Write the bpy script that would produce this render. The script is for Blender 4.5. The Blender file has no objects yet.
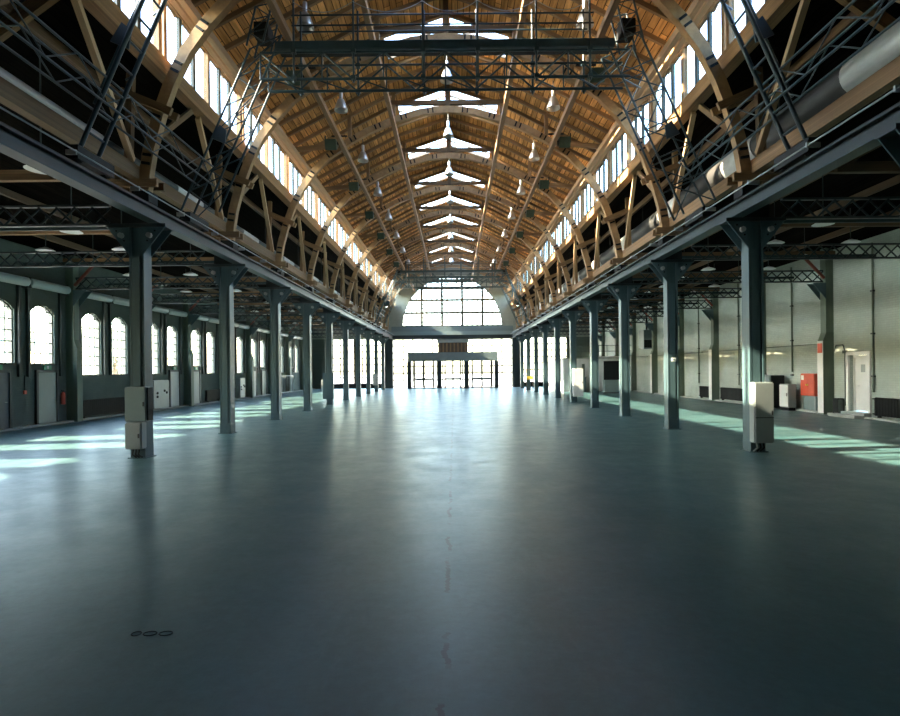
import bpy, bmesh, math, random
from mathutils import Vector, Matrix
random.seed(7)
S = bpy.context.scene
C = S.collection

# ------------------------------------------------------------------ camera, sky, sun, exposure
FOC = 557.0                                   # focal length in pixels of the 900 px wide frame
cam = bpy.data.cameras.new('camera')
cam.sensor_width = 36.0
cam.lens = FOC / 900 * 36
cam.shift_x = -4.1 / 900
cam.shift_y = 11.8 / 900
cam.clip_end = 2000
camo = bpy.data.objects.new('camera', cam); C.objects.link(camo)
camo.matrix_world = (Matrix.Translation((0.16, 0, 2.0)) @ Matrix.Rotation(math.radians(90), 4, 'X')
                     @ Matrix.Rotation(math.radians(-0.572), 4, 'Z'))
S.camera = camo

SUN_DIR = Vector((1, 0.12, -0.61)).normalized()      # the way the light travels
w = bpy.data.worlds.new('sky'); S.world = w; w.use_nodes = True
nt = w.node_tree; nt.nodes.clear()
o = nt.nodes.new('ShaderNodeOutputWorld'); b = nt.nodes.new('ShaderNodeBackground')
sk = nt.nodes.new('ShaderNodeTexSky'); sk.sky_type = 'NISHITA'; sk.sun_disc = False
sk.sun_elevation = math.asin(-SUN_DIR.z)
sk.sun_rotation = math.atan2(-SUN_DIR.x, -SUN_DIR.y)
sk.air_density = 1.3; sk.dust_density = 1.6; sk.ozone_density = 1.4
nt.links.new(sk.outputs[0], b.inputs[0]); nt.links.new(b.outputs[0], o.inputs[0])
b.inputs[1].default_value = 1.35
sun = bpy.data.lights.new('sun', 'SUN'); sun.energy = 30.0; sun.angle = math.radians(0.6); sun.color = (1.0, 0.77, 0.53)
suno = bpy.data.objects.new('sun', sun); C.objects.link(suno)
suno.rotation_euler = SUN_DIR.to_track_quat('-Z', 'Y').to_euler(); suno.location = (-40, -5, 40)
vs = S.view_settings
vs.view_transform = 'Standard'; vs.look = 'None'; vs.gamma = 1.0; vs.use_curve_mapping = False
vs.exposure = 1.8
S.cycles.max_bounces = 10; S.cycles.diffuse_bounces = 6; S.cycles.transparent_max_bounces = 12
S.cycles.sample_clamp_indirect = 6.0

# ------------------------------------------------------------------ materials
def mat(name, col, rough=0.6, metal=0.0, var=0.25, scale=6.0, bump=0.0, stretch=None, spec=None, grime=0.0, bscale=None):
    m = bpy.data.materials.new(name); m.use_nodes = True
    n = m.node_tree.nodes; l = m.node_tree.links
    p = n['Principled BSDF']
    p.inputs['Roughness'].default_value = rough; p.inputs['Metallic'].default_value = metal
    if spec is not None: p.inputs['Specular IOR Level'].default_value = spec
    tc = n.new('ShaderNodeTexCoord'); oi = n.new('ShaderNodeObjectInfo')
    mp = n.new('ShaderNodeMapping')
    mp.inputs['Scale'].default_value = stretch or (1, 1, 1)
    l.new(tc.outputs['Object'], mp.inputs['Vector'])
    mul = n.new('ShaderNodeVectorMath'); mul.operation = 'SCALE'
    cmb = n.new('ShaderNodeCombineXYZ')
    l.new(oi.outputs['Random'], cmb.inputs[0]); l.new(oi.outputs['Random'], cmb.inputs[1]); l.new(oi.outputs['Random'], cmb.inputs[2])
    l.new(cmb.outputs[0], mul.inputs[0]); mul.inputs['Scale'].default_value = 37.0
    add = n.new('ShaderNodeVectorMath'); add.operation = 'ADD'
    l.new(mp.outputs[0], add.inputs[0]); l.new(mul.outputs[0], add.inputs[1])
    nz = n.new('ShaderNodeTexNoise'); nz.inputs['Scale'].default_value = scale; nz.inputs['Detail'].default_value = 5
    nz.inputs['Roughness'].default_value = 0.65
    l.new(add.outputs[0], nz.inputs['Vector'])
    cr = n.new('ShaderNodeValToRGB')
    cr.color_ramp.elements[0].position = 0.3; cr.color_ramp.elements[1].position = 0.7
    c0 = [max(0, c * (1 - var)) for c in col]; c1 = [min(1, c * (1 + var)) for c in col]
    cr.color_ramp.elements[0].color = (*c0, 1); cr.color_ramp.elements[1].color = (*c1, 1)
    l.new(nz.outputs['Fac'], cr.inputs[0])
    hs = n.new('ShaderNodeHueSaturation'); mr = n.new('ShaderNodeMapRange')
    mr.inputs['To Min'].default_value = 1 - var * 0.7; mr.inputs['To Max'].default_value = 1 + var * 0.7
    l.new(oi.outputs['Random'], mr.inputs['Value']); l.new(mr.outputs[0], hs.inputs['Value'])
    l.new(cr.outputs[0], hs.inputs['Color']); l.new(hs.outputs[0], p.inputs['Base Color'])
    if bump:
        bp = n.new('ShaderNodeBump'); bp.inputs['Strength'].default_value = bump; bp.inputs['Distance'].default_value = 0.02
        nz2 = n.new('ShaderNodeTexNoise'); nz2.inputs['Scale'].default_value = bscale or scale * 4; nz2.inputs['Detail'].default_value = 3
        l.new(add.outputs[0], nz2.inputs['Vector']); l.new(nz2.outputs['Fac'], bp.inputs['Height'])
        l.new(bp.outputs[0], p.inputs['Normal'])
    return m

def glass_mat(name, tint, gloss=0.06, rough=0.05):
    m = bpy.data.materials.new(name); m.use_nodes = True
    n = m.node_tree.nodes; l = m.node_tree.links; n.clear()
    out = n.new('ShaderNodeOutputMaterial'); mx = n.new('ShaderNodeMixShader')
    t = n.new('ShaderNodeBsdfTransparent'); t.inputs[0].default_value = (*tint, 1)
    g = n.new('ShaderNodeBsdfGlossy'); g.inputs['Roughness'].default_value = rough
    mx.inputs[0].default_value = gloss
    l.new(t.outputs[0], mx.inputs[1]); l.new(g.outputs[0], mx.inputs[2]); l.new(mx.outputs[0], out.inputs[0])
    return m

def wall_mat(name, colA, colB, brick=True, scale=1.0, upper=None):
    m = bpy.data.materials.new(name); m.use_nodes = True
    n = m.node_tree.nodes; l = m.node_tree.links; p = n['Principled BSDF']
    p.inputs['Roughness'].default_value = 0.85
    tc = n.new('ShaderNodeTexCoord'); sep = n.new('ShaderNodeSeparateXYZ'); l.new(tc.outputs['Object'], sep.inputs[0])
    cmb = n.new('ShaderNodeCombineXYZ'); add = n.new('ShaderNodeMath'); add.operation = 'ADD'
    l.new(sep.outputs[0], add.inputs[0]); l.new(sep.outputs[1], add.inputs[1])
    l.new(add.outputs[0], cmb.inputs[0]); l.new(sep.outputs[2], cmb.inputs[1])
    br = n.new('ShaderNodeTexBrick'); br.inputs['Scale'].default_value = 1.0
    br.inputs['Brick Width'].default_value = 0.26; br.inputs['Row Height'].default_value = 0.085
    br.inputs['Mortar Size'].default_value = 0.008
    br.inputs['Color1'].default_value = (*colA, 1); br.inputs['Color2'].default_value = (*[c * 0.9 for c in colA], 1)
    br.inputs['Mortar'].default_value = (*[c * 0.78 for c in colA], 1)
    l.new(cmb.outputs[0], br.inputs['Vector'])
    nz = n.new('ShaderNodeTexNoise'); nz.inputs['Scale'].default_value = 0.55 * scale; nz.inputs['Detail'].default_value = 8
    nz.inputs['Roughness'].default_value = 0.7
    l.new(tc.outputs['Object'], nz.inputs['Vector'])
    cr = n.new('ShaderNodeValToRGB'); cr.color_ramp.elements[0].position = 0.42; cr.color_ramp.elements[1].position = 0.62
    l.new(nz.outputs['Fac'], cr.inputs[0])
    mx = n.new('ShaderNodeMixRGB'); mx.inputs[2].default_value = (*colB, 1)
    ml = n.new('ShaderNodeMath'); ml.operation = 'MULTIPLY'; ml.inputs[1].default_value = 0.7
    l.new(cr.outputs[0], ml.inputs[0]); l.new(ml.outputs[0], mx.inputs[0]); l.new(br.outputs['Color'], mx.inputs[1])
    last = mx.outputs[0]
    l.new(last, p.inputs['Base Color'])
    bp = n.new('ShaderNodeBump'); bp.inputs['Strength'].default_value = 0.35; bp.inputs['Distance'].default_value = 0.012
    l.new(br.outputs['Fac'], bp.inputs['Height']); bp.invert = True
    l.new(bp.outputs[0], p.inputs['Normal'])
    return m

def floor_mat():
    m = bpy.data.materials.new('painted concrete floor'); m.use_nodes = True
    n = m.node_tree.nodes; l = m.node_tree.links; p = n['Principled BSDF']
    tc = n.new('ShaderNodeTexCoord')
    def noise(scale, detail=6, sc=(1, 1, 1), rough=0.6):
        mp = n.new('ShaderNodeMapping'); mp.inputs['Scale'].default_value = sc
        l.new(tc.outputs['Object'], mp.inputs['Vector'])
        z = n.new('ShaderNodeTexNoise'); z.inputs['Scale'].default_value = scale; z.inputs['Detail'].default_value = detail
        z.inputs['Roughness'].default_value = rough
        l.new(mp.outputs[0], z.inputs['Vector']); return z.outputs['Fac']
    def ramp(f, a, b_, ca, cb):
        r = n.new('ShaderNodeValToRGB'); r.color_ramp.elements[0].position = a; r.color_ramp.elements[1].position = b_
        r.color_ramp.elements[0].color = (*ca, 1); r.color_ramp.elements[1].color = (*cb, 1); l.new(f, r.inputs[0]); return r.outputs[0]
    base = ramp(noise(0.35, 7), 0.35, 0.68, (0.036, 0.095, 0.099), (0.068, 0.140, 0.143))
    fine = ramp(noise(9.0, 6, rough=0.75), 0.35, 0.7, (0.8, 0.8, 0.8), (1.1, 1.1, 1.1))
    mx = n.new('ShaderNodeMixRGB'); mx.blend_type = 'MULTIPLY'; mx.inputs[0].default_value = 1
    l.new(base, mx.inputs[1]); l.new(fine, mx.inputs[2])
    # worn scuffs
    sc = ramp(noise(1.6, 9, (1, 0.35, 1), 0.8), 0.52, 0.8, (0, 0, 0), (1, 1, 1))
    mx2 = n.new('ShaderNodeMixRGB'); mx2.inputs[2].default_value = (0.14, 0.215, 0.215, 1)
    mm = n.new('ShaderNodeMath'); mm.operation = 'MULTIPLY'; mm.inputs[1].default_value = 0.45
    l.new(sc, mm.inputs[0]); l.new(mm.outputs[0], mx2.inputs[0]); l.new(mx.outputs[0], mx2.inputs[1])
    # the cracked day joint along the middle of the nave
    sep = n.new('ShaderNodeSeparateXYZ'); l.new(tc.outputs['Object'], sep.inputs[0])
    wob = n.new('ShaderNodeMath'); wob.operation = 'MULTIPLY_ADD'; wob.inputs[1].default_value = 0.25; wob.inputs[2].default_value = -0.045
    l.new(noise(2.5, 5, (0, 1, 0), 0.8), wob.inputs[0])
    df = n.new('ShaderNodeMath'); df.operation = 'SUBTRACT'; l.new(sep.outputs[0], df.inputs[0]); l.new(wob.outputs[0], df.inputs[1])
    ab = n.new('ShaderNodeMath'); ab.operation = 'ABSOLUTE'; l.new(df.outputs[0], ab.inputs[0])
    ls = n.new('ShaderNodeMath'); ls.operation = 'LESS_THAN'; ls.inputs[1].default_value = 0.02; l.new(ab.outputs[0], ls.inputs[0])
    br = ramp(noise(1.2, 4, (0, 1, 0), 0.7), 0.48, 0.52, (0, 0, 0), (1, 1, 1))
    m3 = n.new('ShaderNodeMath'); m3.operation = 'MULTIPLY'; l.new(ls.outputs[0], m3.inputs[0]); l.new(br, m3.inputs[1])
    mx3 = n.new('ShaderNodeMixRGB'); mx3.inputs[2].default_value = (0.03, 0.045, 0.045, 1)
    m4 = n.new('ShaderNodeMath'); m4.operation = 'MULTIPLY'; m4.inputs[1].default_value = 0.95; l.new(m3.outputs[0], m4.inputs[0])
    l.new(m4.outputs[0], mx3.inputs[0]); l.new(mx2.outputs[0], mx3.inputs[1])
    l.new(mx3.outputs[0], p.inputs['Base Color'])
    rr = ramp(noise(1.4, 8, rough=0.75), 0.35, 0.68, (0.30,) * 3, (0.44,) * 3)
    l.new(rr, p.inputs['Roughness']); p.inputs['IOR'].default_value = 1.55
    bp = n.new('ShaderNodeBump'); bp.inputs['Strength'].default_value = 0.2; bp.inputs['Distance'].default_value = 0.01
    l.new(noise(7.0, 6), bp.inputs['Height']); l.new(bp.outputs[0], p.inputs['Normal'])
    return m

def board_mat(name, col, width=0.2, spec=0.15):
    """roof boards running along the nave: per-board colour and a dark joint"""
    m = bpy.data.materials.new(name); m.use_nodes = True
    n = m.node_tree.nodes; l = m.node_tree.links; p = n['Principled BSDF']; p.inputs['Roughness'].default_value = 0.85; p.inputs['Specular IOR Level'].default_value = spec
    tc = n.new('ShaderNodeTexCoord'); sep = n.new('ShaderNodeSeparateXYZ'); l.new(tc.outputs['Object'], sep.inputs[0])
    cmb = n.new('ShaderNodeCombineXYZ'); l.new(sep.outputs[1], cmb.inputs[0]); l.new(sep.outputs[0], cmb.inputs[1])
    br = n.new('ShaderNodeTexBrick'); br.inputs['Scale'].default_value = 1
    br.inputs['Brick Width'].default_value = 4.0; br.inputs['Row Height'].default_value = width
    br.inputs['Mortar Size'].default_value = 0.012; br.inputs['Bias'].default_value = 0.0
    br.inputs['Color1'].default_value = (*[c * 1.3 for c in col], 1); br.inputs['Color2'].default_value = (*[c * 0.6 for c in col], 1)
    br.inputs['Mortar'].default_value = (*[c * 0.12 for c in col], 1)
    l.new(cmb.outputs[0], br.inputs['Vector'])
    mp = n.new('ShaderNodeMapping'); mp.inputs['Scale'].default_value = (8, 0.7, 8); l.new(tc.outputs['Object'], mp.inputs['Vector'])
    nz = n.new('ShaderNodeTexNoise'); nz.inputs['Scale'].default_value = 1.5; nz.inputs['Detail'].default_value = 6; l.new(mp.outputs[0], nz.inputs['Vector'])
    cr = n.new('ShaderNodeValToRGB'); cr.color_ramp.elements[0].color = (0.55, 0.5, 0.45, 1); cr.color_ramp.elements[1].color = (1.25, 1.2, 1.15, 1)
    cr.color_ramp.elements[0].position = 0.3; cr.color_ramp.elements[1].position = 0.7
    l.new(nz.outputs['Fac'], cr.inputs[0])
    mx = n.new('ShaderNodeMixRGB'); mx.blend_type = 'MULTIPLY'; mx.inputs[0].default_value = 1
    l.new(br.outputs['Color'], mx.inputs[1]); l.new(cr.outputs[0], mx.inputs[2]); l.new(mx.outputs[0], p.inputs['Base Color'])
    return m

M = {
 'floor': floor_mat(),
 'wallR': wall_mat('limewashed brick', (0.42, 0.49, 0.45), (0.29, 0.36, 0.32)),
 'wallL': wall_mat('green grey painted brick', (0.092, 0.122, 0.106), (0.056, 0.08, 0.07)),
 'wallE': wall_mat('grey end wall plaster', (0.30, 0.33, 0.29), (0.22, 0.25, 0.22)),
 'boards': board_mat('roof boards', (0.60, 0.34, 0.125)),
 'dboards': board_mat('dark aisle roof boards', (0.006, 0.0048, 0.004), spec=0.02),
 'wood': mat('weathered timber', (0.21, 0.125, 0.056), 0.7, var=0.33, scale=3.0, bump=0.25, stretch=(3, 3, 1)),
 'arch': mat('laminated timber', (0.30, 0.185, 0.088), 0.65, var=0.25, scale=2.5, bump=0.2, stretch=(1.5, 1.5, 1.5)),
 'pale': mat('pale planed timber', (0.44, 0.30, 0.165), 0.6, var=0.2, scale=3.0, stretch=(3, 3, 1)),
 'dwood': mat('dark timber', (0.10, 0.062, 0.032), 0.75, var=0.35, scale=3.0, stretch=(3, 3, 1)),
 'steel': mat('teal grey painted steel', (0.06, 0.108, 0.122), 0.38, var=0.12, scale=4.0, bump=0.05),
 'steel2': mat('dark teal steel', (0.011, 0.022, 0.026), 0.45, var=0.2, scale=4.0),
 'rail': mat('grey green crane girder', (0.018, 0.038, 0.043), 0.4, var=0.15, scale=3.0, spec=0.3),
 'gantry': mat('dark blue gantry steel', (0.015, 0.038, 0.050), 0.4, var=0.2, scale=4.0),
 'gantry2': mat('grey green gantry steel', (0.03, 0.056, 0.056), 0.4, var=0.2, scale=4.0),
 'black': mat('black painted iron', (0.007, 0.009, 0.010), 0.6, var=0.3, spec=0.25),
 'grey': mat('light grey cabinet paint', (0.20, 0.265, 0.265), 0.4, var=0.06, scale=2.0),
 'grey2': mat('pale grey sheet metal', (0.31, 0.35, 0.34), 0.4, var=0.08, scale=2.0),
 'bluegrey': mat('blue grey cabinet', (0.145, 0.195, 0.205), 0.45, var=0.1, scale=2.0),
 'white': mat('off white paint', (0.70, 0.72, 0.70), 0.5, var=0.06, scale=2.0),
 'red': mat('red paint', (0.66, 0.10, 0.055), 0.45, var=0.1, scale=2.0),
 'rust': mat('red oxide steel', (0.20, 0.055, 0.035), 0.6, var=0.3),
 'frame': mat('dark window steel', (0.03, 0.045, 0.042), 0.5, var=0.2),
 'framew': mat('brown window bars', (0.10, 0.085, 0.06), 0.6, var=0.2),
 'doorL': mat('green grey door paint', (0.21, 0.27, 0.255), 0.35, var=0.08, scale=2.0),
 'doorD': mat('dark blue door paint', (0.045, 0.065, 0.085), 0.4, var=0.1),
 'alu': mat('spun aluminium', (0.45, 0.47, 0.47), 0.3, metal=0.8, var=0.08),
 'duct': mat('galvanised duct', (0.55, 0.57, 0.56), 0.4, metal=0.35, var=0.15, scale=4.0),
 'ductb': mat('black duct wrap', (0.02, 0.022, 0.022), 0.5, var=0.3),
 'lamp': mat('white enamel lamp', (0.72, 0.75, 0.74), 0.35, var=0.05),
 'blind': mat('grey green blind casing', (0.33, 0.40, 0.385), 0.4, var=0.1, scale=2.0),
 'green': mat('dark green lamp housing', (0.03, 0.06, 0.045), 0.4, var=0.2),
 'sign': mat('green exit sign', (0.05, 0.30, 0.17), 0.4, var=0.05),
 'yellow': mat('yellow paint', (0.65, 0.48, 0.05), 0.5, var=0.1),
 'gcol': mat('olive grey pier', (0.11, 0.15, 0.115), 0.6, var=0.15, scale=2.0),
 'kerb': mat('concrete kerb', (0.33, 0.36, 0.34), 0.7, var=0.2, scale=3.0),
 'cable': mat('grey cable', (0.30, 0.33, 0.33), 0.5, var=0.1),
 'glass': glass_mat('clear glass', (0.93, 0.95, 0.95)),
 'glassc': glass_mat('dusty clerestory glass', (0.70, 0.75, 0.77)),
 'pave': mat('pale paving', (0.52, 0.50, 0.45), 0.8, var=0.12, scale=0.5),
 'leaf': mat('foliage', (0.50, 0.55, 0.42), 0.6, var=0.4, scale=3.0),
 'bark': mat('bark', (0.16, 0.12, 0.08), 0.8, var=0.3),
}

# ------------------------------------------------------------------ object helpers
W = {}
def _reg(ob, wm, parent):
    C.objects.link(ob); W[ob.name] = wm
    if parent is not None:
        ob.parent = parent; ob.matrix_parent_inverse = W[parent.name].inverted()
    ob.matrix_basis = wm
    return ob
def tag(ob, label=None, cat=None, group=None, kind=None):
    if label: ob['label'] = label
    if cat: ob['category'] = cat
    if group: ob['group'] = group
    if kind: ob['kind'] = kind
    return ob
def thing(name, loc, label, cat, group=None):
    ob = bpy.data.objects.new(name, None); ob.empty_display_size = 0.2
    _reg(ob, Matrix.Translation(loc), None)
    return tag(ob, label, cat, group)
def struct(name, loc=(0, 0, 0)):
    ob = bpy.data.objects.new(name, None); _reg(ob, Matrix.Translation(loc), None)
    ob['kind'] = 'structure'; return ob
_cache = {}
def unit(shape, m):
    key = (shape, m)
    if key in _cache: return _cache[key]
    bm = bmesh.new()
    if shape == 'box': bmesh.ops.create_cube(bm, size=1.0)
    else:
        bmesh.ops.create_cone(bm, cap_ends=True, segments=int(shape[3:]), radius1=0.5, radius2=0.5, depth=1.0)
    me = bpy.data.meshes.new(shape + '_' + m); bm.to_mesh(me); bm.free()
    if shape != 'box':
        for p in me.polygons: p.use_smooth = len(p.vertices) == 4
    me.materials.append(M[m]); _cache[key] = me
    return me
def bar(name, p, q, wd, ht, m, parent=None, shape='box'):
    p = Vector(p); q = Vector(q); z = (q - p); L = z.length; z.normalize()
    ref = Vector((0, 0, 1)) if abs(z.z) < 0.97 else Vector((0, 1, 0))
    x = ref.cross(z).normalized(); y = z.cross(x)
    R = Matrix((x, y, z)).transposed().to_4x4()
    ob = bpy.data.objects.new(name, unit(shape, m))
    return _reg(ob, Matrix.Translation((p + q) / 2) @ R @ Matrix.Diagonal((wd, ht, L, 1)), parent)
def rod(name, p, q, d, m, parent=None, seg=8):
    return bar(name, p, q, d, d, m, parent, 'cyl%d' % seg)
def box(name, lo, hi, m, parent=None):
    lo = Vector(lo); hi = Vector(hi); s = hi - lo
    ob = bpy.data.objects.new(name, unit('box', m))
    return _reg(ob, Matrix.Translation((lo + hi) / 2) @ Matrix.Diagonal((s.x, s.y, s.z, 1)), parent)
def bevbox(name, lo, hi, m, parent=None, bev=0.015):
    lo = Vector(lo); hi = Vector(hi); s = hi - lo
    key = ('bev', m, round(s.x, 3), round(s.y, 3), round(s.z, 3), bev)
    if key not in _cache:
        bm = bmesh.new(); bmesh.ops.create_cube(bm, size=1.0)
        for v in bm.verts: v.co = Vector((v.co.x * s.x, v.co.y * s.y, v.co.z * s.z))
        bmesh.ops.bevel(bm, geom=bm.edges[:], offset=bev, segments=2, affect='EDGES')
        me = bpy.data.meshes.new(name); bm.to_mesh(me); bm.free(); me.materials.append(M[m]); _cache[key] = me
    ob = bpy.data.objects.new(name, _cache[key])
    return _reg(ob, Matrix.Translation((lo + hi) / 2), parent)
def mesh(name, verts, faces, m, parent=None, loc=(0, 0, 0), key=None, smooth=False):
    if key is not None and key in _cache: me = _cache[key]
    else:
        me = bpy.data.meshes.new(name); me.from_pydata([tuple(v) for v in verts], [], faces); me.update()
        bm = bmesh.new(); bm.from_mesh(me); bmesh.ops.recalc_face_normals(bm, faces=bm.faces[:]); bm.to_mesh(me); bm.free()
        me.materials.append(M[m])
        if smooth:
            for p in me.polygons: p.use_smooth = True
        if key is not None: _cache[key] = me
    return _reg(bpy.data.objects.new(name, me), Matrix.Translation(loc), parent)
def prism(name, pts, axis, a, b_, m, parent=None):
    """a polygon in the plane across `axis`, from a to b along it"""
    def P(u, v, t): return {'x': (t, u, v), 'y': (u, t, v), 'z': (u, v, t)}[axis]
    n = len(pts)
    vs_ = [P(u, v, a) for u, v in pts] + [P(u, v, b_) for u, v in pts]
    fs = [tuple(range(n)), tuple(range(2 * n - 1, n - 1, -1))] + [(i, (i + 1) % n, n + (i + 1) % n, n + i) for i in range(n)]
    return mesh(name, vs_, fs, m, parent)
def lathe(name, prof, m, loc, parent=None, seg=20, key=None):
    vs_ = []; fs = []; n = len(prof)
    for i in range(seg):
        a = 2 * math.pi * i / seg
        for r, z in prof: vs_.append((r * math.cos(a), r * math.sin(a), z))
    for i in range(seg):
        j = (i + 1) % seg
        for k in range(n - 1): fs.append((i * n + k, j * n + k, j * n + k + 1, i * n + k + 1))
    return mesh(name, vs_, fs, m, parent, loc, key, True)
def tube(name, pts, d, m, parent=None, seg=6):
    cu = bpy.data.curves.new(name, 'CURVE'); cu.dimensions = '3D'; cu.bevel_depth = d / 2; cu.bevel_resolution = 1
    sp = cu.splines.new('POLY'); sp.points.add(len(pts) - 1)
    for q, p in zip(sp.points, pts): q.co = (*p, 1)
    ob = bpy.data.objects.new(name, cu)
    dg = None
    me = bpy.data.meshes.new_from_object(ob); bpy.data.objects.remove(ob)
    me.materials.append(M[m])
    return _reg(bpy.data.objects.new(name, me), Matrix.Identity(4), parent)
def slab(name, us, vs_, skip, fmap, bmap, m, parent=None, extra=None):
    """a sheet with rectangular openings: fmap / bmap give the two faces"""
    us = sorted(set(round(u, 4) for u in us)); vs_ = sorted(set(round(v, 4) for v in vs_))
    V = []; F = []; idx = {}
    def vid(i, j, s):
        if (i, j, s) not in idx:
            idx[(i, j, s)] = len(V); V.append((fmap if s == 0 else bmap)(us[i], vs_[j]))
        return idx[(i, j, s)]
    nu, nv = len(us) - 1, len(vs_) - 1
    solid = [[not skip((us[i] + us[i + 1]) / 2, (vs_[j] + vs_[j + 1]) / 2) for j in range(nv)] for i in range(nu)]
    ok = lambda i, j: 0 <= i < nu and 0 <= j < nv and solid[i][j]
    for i in range(nu):
        for j in range(nv):
            if not solid[i][j]: continue
            F.append((vid(i, j, 0), vid(i + 1, j, 0), vid(i + 1, j + 1, 0), vid(i, j + 1, 0)))
            F.append((vid(i, j, 1), vid(i, j + 1, 1), vid(i + 1, j + 1, 1), vid(i + 1, j, 1)))
            for di, dj, a, c in ((-1, 0, (i, j), (i, j + 1)), (1, 0, (i + 1, j), (i + 1, j + 1)), (0, -1, (i, j), (i + 1, j)), (0, 1, (i, j + 1), (i + 1, j + 1))):
                if not ok(i + di, j + dj):
                    F.append((vid(*a, 0), vid(*c, 0), vid(*c, 1), vid(*a, 1)))
    if extra:
        for ev, ef in extra:
            o_ = len(V); V.extend(ev); F.extend([tuple(x + o_ for x in f) for f in ef])
    return mesh(name, V, F, m, parent)
ORD = ['nearest', 'second', 'third', 'fourth', 'fifth', 'sixth', 'seventh', 'eighth', 'ninth', 'tenth', 'eleventh', 'twelfth', 'thirteenth', 'fourteenth', 'fifteenth', 'sixteenth', 'seventeenth', 'eighteenth', 'nineteenth', 'twentieth']
SIDE = {-1: 'left', 1: 'right'}

# ------------------------------------------------------------------ measures (metres; x across, y along the nave, z up)
B = 5.0
def FY(k): return 13.24 + B * k              # the structural frames; the far wall is frame 10
Y0, Y1 = FY(-3), FY(10)
CX = 7.27                                    # column rows
WL, WR = -15.9, 15.9                         # aisle walls
ROOF = [(0, 14.4), (2.35, 13.6), (4.1, 12.7), (6.95, 11.22)]
def roofz(x):
    x = abs(x)
    for (a, za), (b_, zb) in zip(ROOF, ROOF[1:]):
        if x <= b_ + 1e-6: return za + (zb - za) * (x - a) / (b_ - a)
    return ROOF[-1][1]
XG = 6.75                                    # clerestory glass plane
ZS, ZT = 9.5, 11.1                          # clerestory sill and head
def aislez(x): return 9.45 - (abs(x) - 6.85) * 0.29
ARCH = [(7.14, 6.25), (7.10, 6.7), (7.0, 7.3), (6.78, 8.1), (6.5, 8.85), (6.12, 9.6), (5.65, 10.25), (5.05, 10.9), (4.25, 11.48), (3.3, 12.0), (2.2, 12.43), (1.1, 12.75), (0, 12.85)]

# ------------------------------------------------------------------ the setting
fl = mesh('floor', [(WL - .3, Y0, 0), (WR + .3, Y0, 0), (WR + .3, Y1 + .3, 0), (WL - .3, Y1 + .3, 0),
                    (WL - .3, Y0, -.2), (WR + .3, Y0, -.2), (WR + .3, Y1 + .3, -.2), (WL - .3, Y1 + .3, -.2)],
          [(0, 1, 2, 3), (4, 7, 6, 5), (0, 4, 5, 1), (1, 5, 6, 2), (2, 6, 7, 3), (3, 7, 4, 0)], 'floor')
tag(fl, 'dark teal grey polished concrete floor with a cracked middle joint', kind='structure')
gr = mesh('ground', [(-160, -60, -.25), (160, -60, -.25), (160, 260, -.25), (-160, 260, -.25)], [(0, 1, 2, 3)], 'pave')
tag(gr, kind='structure')

# nave roof: boarded slabs with glazed strips; unseen near end closed to darken floor
ceil = struct('ceiling', (0, Y0, 10.5))
def sky_hole(u, v):
    for k in range(0, 10):
        if FY(k) + 1.3 < v < FY(k) + 2.65 and 0.14 < abs(u) < 2.2: return True
    return False
us = [x for x, _ in ROOF] + [0.14, 2.2]
vs_ = [Y0 - .3, Y1 + .3] + [FY(k) + d for k in range(-3, 10) for d in (1.3, 2.65)]
for s in (-1, 1):
    slab('roof_boarding', [s * u for u in us], vs_, sky_hole, lambda u, v: (u, v, roofz(u)), lambda u, v: (u, v, roofz(u) + .1), 'boards', ceil)
    for j in range(int(Y0), int(Y1)):
        y = j + .24
        for (a, za), (b_, zb) in zip(ROOF, ROOF[1:]):
            if a == 0 and any(FY(k) + 1.1 < y < FY(k) + 2.8 for k in range(-3, 10)): continue
            bar('rafter', (s * a, y, za - .07), (s * b_, y, zb - .07), .10, .14, 'wood', ceil)
bar('ridge_beam', (0, Y0, 14.22), (0, Y1, 14.22), .16, .24, 'dwood', ceil)
# aisle roofs
for s in (-1, 1):
    xo = abs(WL if s < 0 else WR) + .3
    ac = struct('ceiling_%s_aisle' % SIDE[s], (s * 11, Y0, 7))
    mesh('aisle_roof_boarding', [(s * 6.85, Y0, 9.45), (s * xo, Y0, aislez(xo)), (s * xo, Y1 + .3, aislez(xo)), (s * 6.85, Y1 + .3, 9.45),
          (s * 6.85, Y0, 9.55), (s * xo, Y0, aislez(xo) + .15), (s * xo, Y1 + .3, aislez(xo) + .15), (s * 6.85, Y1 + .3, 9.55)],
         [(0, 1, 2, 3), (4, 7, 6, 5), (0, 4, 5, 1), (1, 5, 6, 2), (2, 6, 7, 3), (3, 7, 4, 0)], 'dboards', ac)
    for x in (8.2, 9.9, 11.6, 13.3, 14.8):
        bar('aisle_purlin', (s * x, Y0, aislez(x) - .1), (s * x, Y1, aislez(x) - .1), .12, .2, 'dwood', ac)

NW = [0]
def window(loc, label=None):
    NW[0] += 1
    o_ = struct('window_%d' % NW[0], loc)
    if label: o_['label'] = label
    return o_
# skylights
for k in range(0, 10):
    win = window((0, FY(k) + 2, 13.9), '%s gabled glass strip in the nave ridge' % (ORD[k - 1] if k else 'unseen'))
    for s in (-1, 1):
        for i, (a, b_) in enumerate(((FY(k) + 1.3, FY(k) + 1.97), (FY(k) + 1.97, FY(k) + 2.65))):
            mesh('pane', [(s * .14, a, roofz(.14) + .05), (s * 2.2, a, roofz(2.2) + .05), (s * 2.2, b_, roofz(2.2) + .05), (s * .14, b_, roofz(.14) + .05)], [(0, 1, 2, 3)], 'glass', win)
        for y in (FY(k) + 1.3, FY(k) + 1.97, FY(k) + 2.65):
            bar('glazing_bar', (s * .14, y, roofz(.14) + .04), (s * 2.2, y, roofz(2.2) + .04), .05, .08, 'framew', win)

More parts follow.
